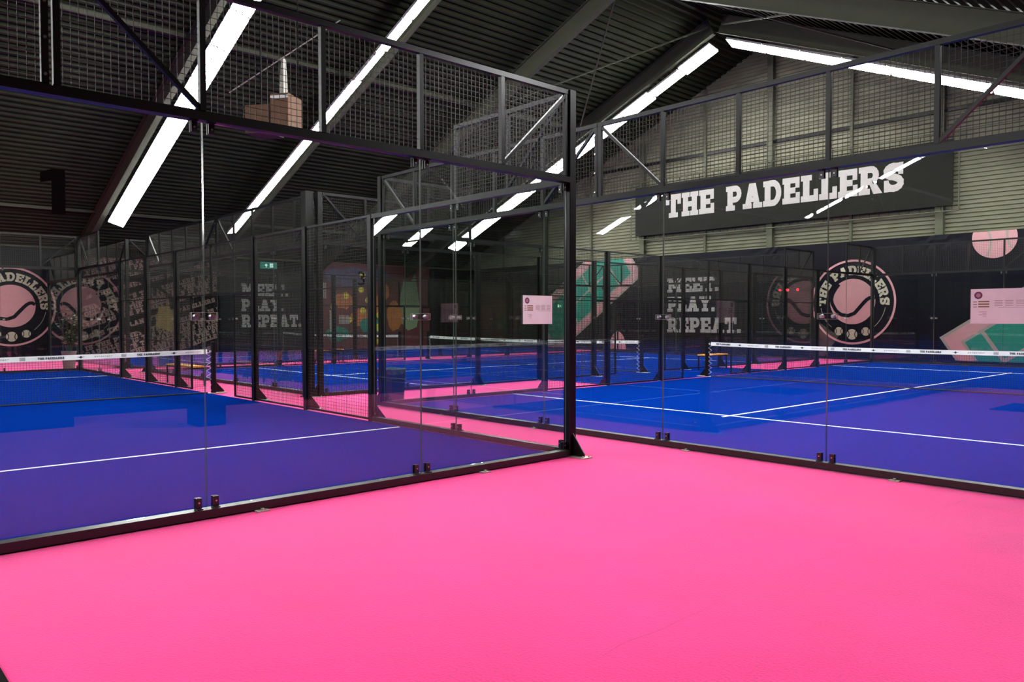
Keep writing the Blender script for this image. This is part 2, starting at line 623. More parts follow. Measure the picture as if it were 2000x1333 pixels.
# rafters (I-sections) under the roof, a pair at each frame line
RAF = [18.75, 13.4, 7.95, 2.4, -3.1, -8.6, -14.1, -19.6, -25.1, -30.6, -36.1, -41.6]


def rafter(y, sgn):
    xe = XL if sgn < 0 else XR
    m = MB()
    d = Vector((xe - RX, 0, zs(xe) - zs(RX)))
    n = Vector((-d.z, 0, d.x)).normalized()
    if n.z < 0:
        n = -n
    p = Vector((RX, y, zs(RX)))
    hb, ht = 0.22, 0.86
    for off, w_, h_ in ((hb + .01, .20, .02), (ht - .01, .20, .02), ((hb + ht) / 2, .014, ht - hb - .04)):
        a = p + n * off
        m.bar(a, a + d, w_, h_, up=n)
    return m


for i, y in enumerate(RAF):
    where = {0: 'nearest the corrugated gable wall', 1: 'second from the gable wall, without lamps',
             2: 'third from the gable wall', 3: 'fourth from the gable wall, over the near courts'}.get(i, None)
    for sgn, side in ((-1, 'left'), (1, 'right')):
        o = rafter(y, sgn).build('trim_%d' % (2 * i + (sgn > 0) + 1), 'rafter')
        struct(o)

# gable columns and girts
for i, x in enumerate((-29.55, -23.15, -16.78, -10.36, -4.04, 2.3)):
    m = MB()
    top = zs(x) + .5
    m.box((x - .13, YG - .20, 0), (x + .13, YG - .185, top))
    m.box((x - .13, YG - .015, 0), (x + .13, YG, top))
    m.box((x - .01, YG - .19, 0), (x + .01, YG - .01, top))
    struct(m.build('trim_%d' % (40 + i), 'column'))
for i, x in enumerate((-26.4, -20.0, -13.45, -7.13, -.8, 5.6)):
    m = MB()
    m.box((x - .05, YG - .10, 0), (x + .05, YG - .001, zs(x) + .9))
    struct(m.build('trim_%d' % (50 + i), 'column'))
m = MB()
m.box((-24, YG - .06, 8.55), (3, YG - .001, 8.67))
struct(m.build('trim_60', 'steel'))
# eave beam and wall rail on the left wall
m = MB()
m.box((XL + .002, YN, 4.42), (XL + .12, YG, 4.50))
struct(m.build('trim_61', 'column'))
# purlins on the left slope
for i, xx in enumerate((-27.3, -17.4)):
    m = MB()
    m.box((xx - .05, YN, zr(xx) - .14), (xx + .05, YG, zr(xx) - .03))
    struct(m.build('trim_%d' % (62 + i), 'rafter'))
# cross bracing rods between the rafters
m = MB()
zb = lambda x: zs(x) + .55
for (xa, ya), (xb, yb) in (((-17.0, 13.5), (-10.6, 18.6)), ((-10.6, 13.5), (-17.0, 18.6)), ((-3.6, 13.5), (-10.0, 18.6)), ((-10.0, 13.5), (-3.6, 18.6))):
    m.bar((xa, ya, zb(xa)), (xb, yb, zb(xb)), .05)
struct(m.build('trim_64', 'rafter'))
m = MB()
m.tube([(-18.5, 4.0, zs(-18.5) + .3), (-14.6, 5.7, zs(-14.6) + .3)], .018)
tag(m.build('steel_rod', 'cream'), 'thin bright steel rod slanting under the dark roof beside the widest light strip', 'rod')

# ------------------------------------------------------------------ light panels, end to end along the rafters
def panel_mesh():
    L, W_ = 1.50, 0.56
    h = MB()
    h.box((-L / 2, -W_ / 2, 0.012), (L / 2, W_ / 2, 0.075))
    for yy in (-W_ / 2, W_ / 2 - .012):
        h.box((-L / 2, yy, 0), (L / 2, yy + .012, 0.012))
    d = MB()
    d.box((-L / 2 + .022, -W_ / 2 + .014, -0.016), (L / 2 - .022, W_ / 2 - .014, 0.011))
    c = []
    for xx in (-.5, .5):
        c.append(MB())
        c[-1].wire((xx, 0, .075), (xx, 0, .34), .004)
    return h, d, c


hm, dm, cm = panel_mesh()
proto_panel = None
STRIPS = [(19.1, 0, 11, 10, 'far strip beside the gable wall'), (7.35, 0, 11, 10, 'middle strip'),
          (2.83, 0, 11, 10, 'widest strip'), (-13.6, 0, 11, 10, None), (-24.8, 0, 9, 10, None), (-40.2, 0, 6, 1, None)]
ORD = ['first', 'second', 'third', 'fourth', 'fifth', 'sixth', 'seventh', 'eighth', 'ninth', 'tenth', 'eleventh']


def make_panel():
    t = thing('light_panel', 'white light panel', 'lamp')
    hm.build('housing', 'housing', t)
    dm.build('diffuser', 'lamp', t)
    for c in cm:
        c.build('hanger', 'flue', t)
    return t


def place_panel(x, y, slope, label, group, roll=0.0):
    global proto_panel
    if proto_panel is None:
        proto_panel = t = make_panel()
        t['label'] = label
        t['group'] = group
    else:
        t = dup(proto_panel, (0, 0, 0), 0, label, group)
    t.location = (x, y, zs(x))
    t.rotation_euler = (roll, slope, 0)
    return t


TH = math.atan(SL)
for y, _, nl, nr, nm in STRIPS:
    for side, n in ((-1, nl), (1, nr)):
        for k in range(n):
            x = RX + side * (0.30 + 1.432 * (k + .5))
            roll = {19.1: -.30, 7.35: .20, 2.83: -.38}.get(y, 0.0)
            if nm == 'far strip beside the gable wall' and side < 0 and k == 1:
                roll = .0
            if nm == 'middle strip' and side < 0 and k == 3:
                roll = .42
            if nm is None:
                lab, g = 'white light panel in the hall behind, seen only as a reflection in glass', 'light panels behind the camera'
            else:
                lab = '%s light panel below the ridge, %s slope, %s' % (ORD[k], 'left' if side < 0 else 'right', nm)
                g = 'light panels, ' + nm
            pn = place_panel(x, y, TH * side * 1.0, lab, g, roll)
            pn.scale = (1, .68 if nm == 'middle strip' else 1.0, 1)

# ------------------------------------------------------------------ court floors
def turf(name, x0, y0, x1, y1, label):
    m = MB()
    m.box((x0, y0, 0.0005), (x1, y1, 0.010))
    return tag(m.build(name, 'blue'), label, 'court floor')


def lines(par, segs):
    for nm, (x0, y0, x1, y1) in segs:
        m = MB()
        m.box((x0, y0, .0102), (x1, y1, .0125))
        m.build(nm, 'white', par)


def court_lines_y(par, x0, y0):
    # court with its length along y
    s = .025
    lines(par, [('service_line', (x0 + .05, y0 + 3.05 - s, x0 + 9.95, y0 + 3.05 + s)),
                ('service_line', (x0 + .05, y0 + 16.95 - s, x0 + 9.95, y0 + 16.95 + s)),
                ('centre_line', (x0 + 5 - s, y0 + 2.85, x0 + 5 + s, y0 + 17.15))])


t = turf('court_turf', -19.97, -9.97, -.04, -.06, 'blue turf of the near left court with the numbered glass')
s = .025
lines(t, [('service_line', (-3.15 - s, -9.95, -3.15 + s, -.1)), ('service_line', (-16.95 - s, -9.95, -16.95 + s, -.1)),
          ('centre_line', (-17.15, -5 - s, -2.95, -5 + s))])
for x0, lab in ((XB, 'blue turf of the right court in front of the large board reading THE PADELLERS'),
                (XC, 'blue turf of the middle court behind the waste bin'),
                (XD, 'blue turf of the farthest left court along the mural wall')):
    t = turf('court_turf', x0 + .06, AISLE + .05, x0 + 9.96, AISLE + 19.96, lab)
    court_lines_y(t, x0, AISLE)
turf('court_turf', XL + .3, YN + 1, XR - .05, -10.2, 'blue turf of the court behind the camera, seen only reflected in glass')
turf('bench_turf', XC + 10.06, 7.45, XB - .06, 15.0, 'short blue turf strip with the bench between right and middle court')


# ------------------------------------------------------------------ padel walls
def wire_panel(x0, x1, z0, z1, y=0.0, r=.002, step=.05):
    m = MB()
    nx = int(round((x1 - x0) / step))
    nz = int(round((z1 - z0) / step))
    for i in range(1, nx):
        x = x0 + (x1 - x0) * i / nx
        m.wire((x, y, z0), (x, y, z1), r)
    for j in range(1, nz):
        zz = z0 + (z1 - z0) * j / nz
        m.wire((x0, y - .004, zz), (x1, y - .004, zz), r)
    return m


def pane(x0, x1, z0, z1, par):
    m = MB()
    m.box((x0 + .004, -.006, z0), (x1 - .004, .006, z1))
    g = m.build('glass_panel', 'glass', par)
    e = MB()
    for xx in (x0 + .0035, x1 - .0045):
        e.box((xx, -.0062, z0), (xx + .001, .0062, z1))
    e.build('glass_edge', 'edge', g)
    return g


def clamp(x, z, up, par, detail):
    m = MB()
    # L-shaped cleat with a rounded tab standing on (or hanging from) the rail
    dz = 1 if up else -1
    m.box((x - .022, -.022, z), (x + .022, -.010, z + dz * .085))
    m.box((x - .022, .010, z), (x + .022, .022, z + dz * .085))
    m.box((x - .022, -.022, z), (x + .022, .050, z + dz * .008))
    c = m.build('glass_clamp', 'clamp', par)
    if detail:
        b = MB()
        b.tube([(x, .020, z + dz * .05), (x, .030, z + dz * .05)], .007, 6)
        b.tube([(x, -.030, z + dz * .05), (x, -.020, z + dz * .05)], .007, 6)
        b.build('clamp_bolt', 'bolt', c)


def splice(x, z, par):
    m = MB()
    for yy in (-.016, .010):
        m.box((x - .10, yy, z - .03), (x + .10, yy + .006, z + .03))
    c = m.build('splice_plate', 'acryl', par)
    e = MB()
    for dx in (-.10, .0985):
        e.box((x + dx, -.0165, z - .03), (x + dx + .0015, -.0095, z + .03))
        e.box((x + dx, .0095, z - .03), (x + dx + .0015, .0165, z + .03))
    for dz in (-.03, .0285):
        e.box((x - .10, -.0165, z + dz), (x + .10, -.0095, z + dz + .0015))
        e.box((x - .10, .0095, z + dz), (x + .10, .0165, z + dz + .0015))
    e.build('plate_edge', 'plate', c)
    b = MB()
    for dx in (-.06, .06):
        b.tube([(x + dx, -.026, z), (x + dx, .026, z)], .014, 10)
        b.tube([(x + dx, -.020, z), (x + dx, .020, z)], .019, 10)
    b.build('splice_bolt', 'bolt', c)


def post(x, top, par, foot_dir=(0, 1), name='post'):
    m = MB()
    m.bevbox((x - .05, -.04, 0), (x + .05, .06, top), .006)
    p = m.build(name, 'steel', par)
    g = MB()
    # triangular gusset on the outer side of the foot
    fx, fy = foot_dir
    a = Vector((x + fx * .05, .01 + fy * .05, .012))
    d = Vector((fx, fy, 0)).normalized()
    sd = Vector((-d.y, d.x, 0)) * .006
    g.prism([a - sd, a + d * .17 - sd, a + d * .17 + Vector((0, 0, .03)) - sd, a + Vector((0, 0, .24)) - sd], sd * 2)
    g.build('gusset', 'steel', p)
    f = MB()
    c = a + d * .07
    q = Vector((-d.y, d.x, 0))
    f.prism([c - d * .16 - q * .07 - Vector((0, 0, .0115)), c + d * .15 - q * .07 - Vector((0, 0, .0115)), c + d * .15 + q * .07 - Vector((0, 0, .0115)), c - d * .16 + q * .07 - Vector((0, 0, .0115))], (0, 0, .011))
    for e in (-.11, .12):
        f.tube([c + d * e + q * .045 - Vector((0, 0, .004)), c + d * e + q * .045 + Vector((0, 0, .014))], .012, 6)
        f.tube([c + d * e - q * .045 - Vector((0, 0, .004)), c + d * e - q * .045 + Vector((0, 0, .014))], .012, 6)
    f.build('base_plate', 'plate', p)
    return p


def top_band(x0, x1, braces, par, ups):
    """1 m high mesh frame on top of the glass between x0 and x1."""
    fr = MB()
    zt = Z4
    fr.box((x0, -.01, zt - .05), (x1, .04, zt))
    fr.box((x0, -.01, Z3 + .03), (x1, .03, Z3 + .05))
    f = fr.build('mesh_frame', 'steel', par)
    for x in ups:
        u = MB()
        u.box((x - .022, -.008, Z3 + .05), (x + .022, .036, zt - .05))
        u.build('upright', 'steel', f)
    for xa, za, xb, zb_ in braces:
        b = MB()
        b.bar((xa, .014, za), (xb, .014, zb_), .035, .035, up=(0, 1, 0))
        b.build('diagonal_brace', 'steel', f)
    wire_panel(x0 + .02, x1 - .02, Z3 + .05, zt - .05, -.012).build('wire_mesh', 'wire', f)
    return f


ZB, ZT = Z3 + .05, Z4 - .05


def back_wall(label, loc, rotz, detail, group):
    """10 m of glass with a mesh band; local x along the wall, local +y is outside."""
    t = thing('glass_back_wall', label, 'glass wall', loc, rotz, group)
    post(0, Z4, t, name='corner_post')
    post(10, Z4, t, name='corner_post')
    m = MB()
    m.box((.05, -.03, 0.012), (9.95, .07, .075))
    m.build('base_rail', 'rail', t)
    m = MB()
    m.box((.05, -.03, Z3 - .03), (9.95, .07, Z3 + .03))
    m.build('middle_rail', 'steel', t)
    for i in range(5):
        pane(.05 if i == 0 else 2 * i, 9.95 if i == 4 else 2 * i + 2, .078, Z3 - .032, t)
    for i in range(1, 5):
        for dx in (-.065, .065):
            clamp(2 * i + dx, .075, True, t, detail)
            clamp(2 * i + dx, Z3 - .03, False, t, detail)
        splice(2 * i, 1.53, t)
    for xx in (.09, 9.91):
        clamp(xx, .075, True, t, detail)
        clamp(xx, Z3 - .03, False, t, detail)
    top_band(.05, 4.99, [(.07, ZT, 1.0, ZB), (4.96, ZT, 4.0, ZB)], t, [.075, 1, 2, 3, 4, 4.965])
    top_band(5.01, 9.95, [(5.04, ZT, 6.0, ZB), (9.93, ZT, 9.0, ZB)], t, [5.035, 6, 7, 8, 9, 9.925])
    for zz in (3.12, 3.36, 3.60, 3.84):
        b = MB()
        b.tube([(5.035, .034, zz), (5.035, .050, zz)], .011, 6)
        b.build('joint_bolt', 'bolt', t)
    if detail:
        for i in (1.3, 3.6, 6.1, 8.2):
            f = MB()
            f.box((i - .05, .06, .0005), (i + .05, .13, .010))
            f.tube([(i, .10, .008), (i, .10, .024)], .014, 6)
            f.build('floor_anchor', 'plate', t)
    return t


def mesh_bay(x0, x1, z0, z1, par, rails=(), sub=True):
    fr = MB()
    w_ = .03
    fr.box((x0, -.015, z1 - w_), (x1, .02, z1))
    fr.box((x0, -.015, z0), (x1, .02, z0 + w_))
    fr.box((x0, -.015, z0), (x0 + w_, .02, z1))
    fr.box((x1 - w_, -.015, z0), (x1, .02, z1))
    for zz in rails:
        fr.box((x0, -.012, zz - .008), (x1, .008, zz + .008))
    f = fr.build('mesh_frame', 'steel', par)
    wire_panel(x0 + w_, x1 - w_, z0 + w_, z1 - w_, -.003).build('wire_mesh', 'wire', f)
    return f


def side_wall(label, loc, rotz, detail, group, mirror=False):
    """20 m side: 4 m glass, mesh, opening at the net, mesh, 4 m glass. local +y is outside.
    mirror: local +y is the court side (so the same mesh can face both ways)."""
    t = thing('court_side_wall', label, 'court fence', loc, rotz, group)
    for a, b in ((0, 1), (20, -1)):
        X = lambda d: a + b * d
        x0, x1 = sorted((X(.05), X(3.95)))
        m = MB()
        m.box((x0, -.03, .012), (x1, .05, .075))
        m.build('base_rail', 'rail', t)
        m = MB()
        m.box((x0, -.03, Z3 - .03), (x1, .05, Z3 + .03))
        m.build('middle_rail', 'steel', t)
        pane(*sorted((X(.06), X(2))), .078, Z3 - .032, t)
        pane(*sorted((X(2), X(3.94))), .078, Z3 - .032, t)
        for d in (1.935, 2.065):
            clamp(X(d), .075, True, t, detail)
            clamp(X(d), Z3 - .03, False, t, detail)
        for d in (.12, 3.88):
            clamp(X(d), .075, True, t, detail)
            clamp(X(d), Z3 - .03, False, t, detail)
        splice(X(2), 1.53, t)
        post(X(4), Z3 + .03, t)
        xa, xb = sorted((X(.06), X(2.02)))
        top_band(xa, xb, [(X(.09), ZT, X(1.02), ZB)], t, [X(1.02), X(1.995)])
        mesh_bay(*sorted((X(4.05), X(5.95))), .02, Z3 + .03, t, (1.03, 2.0))
        post(X(6), Z3 + .03, t)
        mesh_bay(*sorted((X(6.05), X(7.95))), .02, Z3 + .03, t, (1.03, 2.0))
        post(X(8), Z3 + .03, t)
        mesh_bay(*sorted((X(8.05), X(8.9))), .02, 2.0, t, (1.03,))
        mesh_bay(*sorted((X(8.05), X(10))), 2.0, Z3 + .03, t)
    return t


PI = math.pi
GB, GS = 'glass back walls of the padel courts', 'side walls of the padel courts'
# near left court (its length runs along -x)
wa = back_wall('near glass wall in front of pink carpet, corner post at middle of view, sticker 1', (0, 0, 0), -PI / 2, True, GB)
# side wall between near court and pink aisle
sa = side_wall('side wall of the near left court along the pink aisle, ending at the tall corner post', (0, 0, 0), PI, True, GS)
for o_ in (sa,):
    o_.scale = (1, -1, 1)
dup(wa, (-20, -10, 0), PI / 2, 'far glass wall of the near left court, in front of the round logo', GB)
# right court
dup(wa, (XB + 10, AISLE, 0), PI, 'long glass wall of the right court across the pink aisle, with white sheet', GB)
sb = dup(sa, (XB, AISLE, 0), PI / 2, 'left side wall of the right court, beside the waste bin', GS)
sb.scale = (1, 1, 1)
dup(wa, (XB, AISLE + 20, 0), 0, 'far glass wall of the right court under the large board', GB)
# middle court
dup(wa, (XC + 10, AISLE, 0), PI, 'near glass wall of the middle court seen through the aisle fence', GB)
sc = dup(sa, (XC + 10, AISLE, 0), PI / 2, 'right side wall of the middle court, behind the bench', GS)
sc.scale = (1, -1, 1)
sd = dup(sa, (XC, AISLE, 0), PI / 2, 'left side wall of the middle court, toward the text mural', GS)
sd.scale = (1, 1, 1)
dup(wa, (XC, AISLE + 20, 0), 0, 'far glass wall of the middle court in front of MEET. PLAY. REPEAT. banner', GB)
# far left court
dup(wa, (XD + 10, AISLE, 0), PI, 'near glass wall of the farthest left court, in front of the text mural', GB)
se = dup(sa, (XD + 10, AISLE, 0), PI / 2, 'right side wall of the farthest left court', GS)
se.scale = (1, -1, 1)
dup(wa, (XD, AISLE + 20, 0), 0, 'far glass wall of the farthest left court at the hall corner', GB)


# ------------------------------------------------------------------ nets
def make_net():
    t = thing('padel_net', 'net', 'net')
    top = lambda x: .90 - .055 * (1 - ((x - 5) / 5) ** 2)
    for x in (-.02, 10.02):
        m = MB()
        m.bevbox((x - .04, -.05, .0), (x + .04, .05, 1.05), .008)
        p = m.build('net_post', 'steel', t)
        f = MB()
        sg = -1 if x < 5 else 1
        f.prism([(x + sg * .04, -.006, .015), (x + sg * .22, -.006, .015), (x + sg * .22, -.006, .04), (x + sg * .04, -.006, .24)], (0, .012, 0))
        f.build('gusset', 'steel', p)
        f = MB()
        f.box((x - .12, -.09, .0), (x + .26, .09, .008)) if sg > 0 else f.box((x - .26, -.09, .0), (x + .12, .09, .008))
        f.build('base_plate', 'plate', p)
    m = MB()
    N = 216
    for i in range(1, N):
        x = .12 + 9.76 * i / N
        m.wire((x, 0, .014), (x, 0, top(x) - .05), .0016)
    for j in range(20):
        fr = j / 20
        pr = None
        for i in range(11):
            x = .12 + 9.76 * i / 10
            q = (x, 0, .02 + fr * (top(x) - .06))
            if pr:
                m.wire(pr, q, .0016)
            pr = q
    m.build('net_mesh', 'net', t)
    m = MB()
    n = 20
    for i in range(n):
        xa, xb = .10 + 9.8 * i / n, .10 + 9.8 * (i + 1) / n
        m.prism([(xa, -.011, top(xa) - .09), (xb, -.011, top(xb) - .09), (xb, -.006, top(xb)), (xa, -.006, top(xa))], (0, .017, 0))
    tp = m.build('net_tape', 'tape', t)
    m = MB()
    m.tube([(.1, 0, .016), (9.9, 0, .016)], .014, 6)
    m.build('bottom_cord', 'net', t)
    # lacing up both posts
    for x0, sg in ((.03, 1), (9.97, -1)):
        m = MB()
        pts = []
        for k in range(15):
            zz = .06 + .80 * k / 14
            pts.append((x0 + sg * (.10 if k % 2 else .0), -.02, zz))
        m.tube(pts, .005, 5)
        m.build('lacing_cord', 'tape', t)
    # printing on both faces of the tape, repeated along it
    for face, sg in ((-.0125, 1), (.0125, -1)):
        ink, gr = MB(), MB()
        k = 0
        x = .25
        while x < 9.3:
            def mp(px, py, x=x):
                xx = x + px if sg > 0 else 10 - x - px
                return (xx, face, top(xx) - .068 + py)
            ps = fit_text('THE PADELLERS', 0, .42, .005, .045)
            ink.polys(ps, mp, (0, -sg, 0))
            ink.polys([[(.66, .022), (.69, -.002), (.72, .022), (.69, .05)], [(.62, .026), (.69, .016), (.76, .026), (.69, .034)]], mp, (0, -sg, 0))
            gr.polys([R_(.92 + .035 * q, .012 + .004 * (q % 3), .92 + .035 * q + .024, .034) for q in range(9)], mp, (0, -sg, 0))
            gr.polys([R_(1.38, -.004, 1.47, .012), R_(1.38, .018, 1.47, .034), R_(1.38, .040, 1.47, .052)], mp, (0, -sg, 0))
            x += 1.66
        ink.build('printed_lettering', 'ink', tp)
        gr.build('printed_marks', 'greyink', tp)
    return t


n0 = make_net()
n0.location = (-10, -10, .0106)
n0.rotation_euler = (0, 0, PI / 2)
n0['label'] = 'near left net with white printed tape, ending at a laced post'
n0['group'] = 'padel nets'
dup(n0, (XB, AISLE + 10, .0106), 0, 'right net with white printed tape, below the round logo', 'padel nets')
dup(n0, (XC, AISLE + 10, .0106), 0, 'middle net seen through two glass walls, behind the waste bin', 'padel nets')
dup(n0, (XD, AISLE + 10, .0106), 0, 'far left net partly hidden by fence, in front of painted mural', 'padel nets')

# ------------------------------------------------------------------ banners on the gable wall (plane y = 22.55)
YB = 22.55
fx = lambda d: (lambda x, z: (x, YB - d, z))
m = MB()
nseg = 240
xa, xb = XL + .1, XR - .1
cols = (-29.55, -23.15, -16.78, -10.36, -4.04, 2.3)


def sheet_y(x, z):
    """gathered at the column tops, slack between: shallow folds fanning out below each tie point"""
    d = 0.0
    for c in cols:
        r = math.hypot(x - c, z - 4.38)
        if r < 1.4:
            a = math.atan2(x - c, 4.45 - z)
            d += .028 * math.cos(a * 11) * math.exp(-r / .45) * min(1, r / .12)
    return YB + d + .006 * math.sin(x * 2.1) * math.sin(z * 1.7)


nz = 26
vs = [(xa + (xb - xa) * i / nseg, sheet_y(xa + (xb - xa) * i / nseg, .07 + 4.30 * (1 - (1 - j / nz) ** 1.0)), .07 + 4.30 * j / nz) for j in range(nz + 1) for i in range(nseg + 1)]
fs = [(j * (nseg + 1) + i, j * (nseg + 1) + i + 1, (j + 1) * (nseg + 1) + i + 1, (j + 1) * (nseg + 1) + i) for j in range(nz) for i in range(nseg)]
m.add(vs, fs)
bb = thing('printed_banner', 'long navy printed banner hung along the foot of the corrugated gable wall', 'banner', (0, 0, 0))
m.build('banner_sheet', 'navy', bb)


def logo(par, f, cx, cz, k=1.0):
    def sh(ps):
        return [[(cx + x * k, cz + z * k) for x, z in p] for p in ps]
    MB().polys(sh(ring(0, 0, 1.49, 1.565)), f(.020)).build('logo_ring', 'rose', par)
    MB().polys(sh(arc_text('THE PADELLERS', 0, 0, 1.00, .34, 186, -6)), f(.020)).build('logo_lettering', 'cream', par)
    MB().polys(sh(disc(0, .02, .84)), f(.022)).build('logo_ball', 'rose', par)
    # the S-shaped seam of the ball, following its left edge
    path = [(-.50, .67), (-.62, .52), (-.74, .32), (-.785, .12), (-.75, -.06), (-.62, -.29), (-.50, -.40), (-.38, -.47), (-.15, -.50), (.09, -.41), (.29, -.18), (.42, -.03), (.53, .08), (.63, .14), (.71, .15), (.82, .09)]
    MB().polys(sh(band(path, .135)), f(.025)).build('logo_seam', 'navy', par)
    o = []
    c = []
    for bx, bz, r in ((-.50, -1.08, .155), (0, -1.19, .195), (.50, -1.08, .155)):
        o += disc(bx, bz, r, 24)
        for sg in (-1, 1):
            c += band(arc(bx + sg * r * 1.15, bz, r * .62, r * .82, 180 - 95 if sg > 0 else -95, 180 + 95 if sg > 0 else 95, 8), r * .17)
    MB().polys(sh(o), f(.020)).build('logo_small_balls', 'cream', par)
    MB().polys(sh(c), f(.023)).build('logo_small_seams', 'navy', par)
    MB().polys(sh(ring(0, 0, 1.20, 1.215, -50, -10, 12) + ring(0, 0, 1.20, 1.215, 190, 230, 12)), f(.020)).build('logo_arc_line', 'cream', par)


logo(bb, fx, -6.95, 2.13)
# slogan
sl = fit_text('MEET.', -15.25, -12.62, 2.70, 3.32) + fit_text('PLAY.', -15.25, -12.80, 1.84, 2.50) + fit_text('REPEAT.', -15.25, -11.55, .93, 1.58)
MB().polys(sl, fx(.02)).build('slogan_lettering', 'letter', bb)


def clip(poly, a, b, c):
    """keep the part of a convex polygon where a*x + b*y <= c"""
    out = []
    for i, p in enumerate(poly):
        q = poly[(i + 1) % len(poly)]
        dp, dq = a * p[0] + b * p[1] - c, a * q[0] + b * q[1] - c
        if dp <= 0:
            out.append(p)
        if (dp < 0 < dq) or (dq < 0 < dp):
            u = dp / (dp - dq)
            out.append((p[0] + u * (q[0] - p[0]), p[1] + u * (q[1] - p[1])))
    return out


def court_graphic(par, f, ox, oz, ux, uz, L, Wd, e, lns, zmax, zmin, xmin, xmax):
    """tilted drawing of a court: pink border, teal field, pale lines. (ox, oz) is its near corner, (ux, uz) its long direction"""
    vx, vz = -uz, ux

    def rect(a0, b0, a1, b1):
        p = [(ox + ux * a + vx * b, oz + uz * a + vz * b) for a, b in ((a0, b0), (a1, b0), (a1, b1), (a0, b1))]
        for q in ((0, 1, zmax), (0, -1, -zmin), (1, 0, xmax), (-1, 0, -xmin)):
            p = clip(p, *q) if p else p
        return p
    t = .09
    parts = (('graphic_edge', 'sand', .012, [rect(0, 0, L, Wd)]),
             ('graphic_border', 'rose', .016, [rect(t, t, L - t, Wd - t)]),
             ('graphic_inner_edge', 'sand', .020, [rect(e - t, e - t, L - e + t, Wd - e + t)]),
             ('graphic_field', 'teal', .024, [rect(e, e, L - e, Wd - e)]),
             ('graphic_lines', 'sand', .028, [rect(*q) for q in lns]))
    for nm, mt, d, ps in parts:
        ps = [p for p in ps if len(p) > 2]
        if ps:
            MB().polys(ps, f(d)).build(nm, mt, par)


# upper-left drawing rises to the right, cut by the top of the banner; lower-right one is cut by its foot
court_graphic(bb, fx, -22.42, -.47, .82, .572, 7.0, 2.75, .48,
              [(5.62, .48, 5.72, 2.27), (4.0, .48, 4.1, 2.27), (4.1, 1.32, 5.62, 1.42), (2.4, .48, 2.5, 2.27), (2.5, 1.32, 4.0, 1.42)], 4.35, .08, -24.5, -16.87)
court_graphic(bb, fx, -2.06, -1.95, .83, .556, 7.4, 3.4, .57,
              [(1.15, .57, 1.27, 2.83), (6.1, .57, 6.2, 2.83), (1.2, 1.64, 6.1, 1.76), (3.65, .57, 3.75, 2.83)], 4.0, .10, -4.2, 6.0)
hb = [(-18.11 + .50 * math.cos(math.radians(a)), .10 + .84 * math.sin(math.radians(a))) for a in range(0, 181, 10)]
MB().polys([hb], fx(.03)).build('half_ball_print', 'rose', bb)
MB().polys([R_(-18.15, .10, -18.06, .93)], fx(.034)).build('half_ball_seam', 'navy', bb)
ball = clip(disc(-2.33, 4.14, .66)[0], 0, 1, 4.36)
MB().polys([ball], fx(.02)).build('ball_print', 'rose', bb)
MB().polys([clip(p, 0, 1, 4.36) for p in band(arc(-3.05, 4.0, .62, .75, -35, 35, 6), .07) + band(arc(-1.55, 4.25, .42, .62, 130, 230, 6), .07) if len(clip(p, 0, 1, 4.36)) > 2], fx(.024)).build('ball_print_seam', 'sand', bb)

# board with the club name, in its tube frame
bd = thing('name_board', 'large dark board reading THE PADELLERS high on the corrugated gable wall', 'sign', (0, 0, 0))
m = MB()
m.box((-17.05, 22.50, 5.34), (-3.58, 22.53, 7.55))
m.build('board', 'board', bd)
MB().polys(fit_text('THE', -15.33, -12.84, 6.01, 7.03) + fit_text('PADELLERS', -12.27, -5.15, 6.01, 7.02), lambda x, z: (x, 22.494, z)).build('board_lettering', 'letter', bd)
m = MB()
x0, x1, z0, z1 = -17.28, -3.38, 5.14, 7.76
loop = [(x0, 22.46, z0), (x1, 22.46, z0), (x1, 22.46, z1), (x0, 22.46, z1)]
for i in range(4):
    m.tube([loop[i], loop[(i + 1) % 4]], .024, 8)
for x in (x0 + 1.5, -13, -10.36, -7.1, -4.1):
    m.tube([(x, 22.46, z0), (x, 22.60, z0)], .02, 6)
    m.tube([(x, 22.46, z1), (x, 22.60, z1)], .02, 6)
m.build('tube_frame', 'column', bd)
m = MB()
for i in range(40):
    x = -17.0 + 13.4 * i / 39
    m.wire((x, 22.49, 5.34), (x + .02, 22.46, 5.14), .006)
    m.wire((x, 22.49, 7.55), (x + .02, 22.46, 7.76), .006)
m.build('lashing_cord', 'dark', bd)

# ------------------------------------------------------------------ banners on the left wall (plane x = XL + .12)
XW = XL + .14
fl = lambda d: (lambda y, z: (XW + d, y, z))


def left_banner(name, y0, y1, z0, z1, mat, label, cat='banner'):
    t = thing(name, label, cat, (0, 0, 0))
    m = MB()
    n = max(4, int((y1 - y0) * 4))
    k = 10
    vs = [(XW + .008 * math.sin(2.3 * (y0 + (y1 - y0) * i / n)) * math.sin(1.3 * j), y0 + (y1 - y0) * i / n, z0 + (z1 - z0) * j / k) for j in range(k + 1) for i in range(n + 1)]
    fs = [(j * (n + 1) + i, j * (n + 1) + i + 1, (j + 1) * (n + 1) + i + 1, (j + 1) * (n + 1) + i) for j in range(k) for i in range(n)]
    m.add(vs, fs).build('banner_sheet', mat, t)
    return t


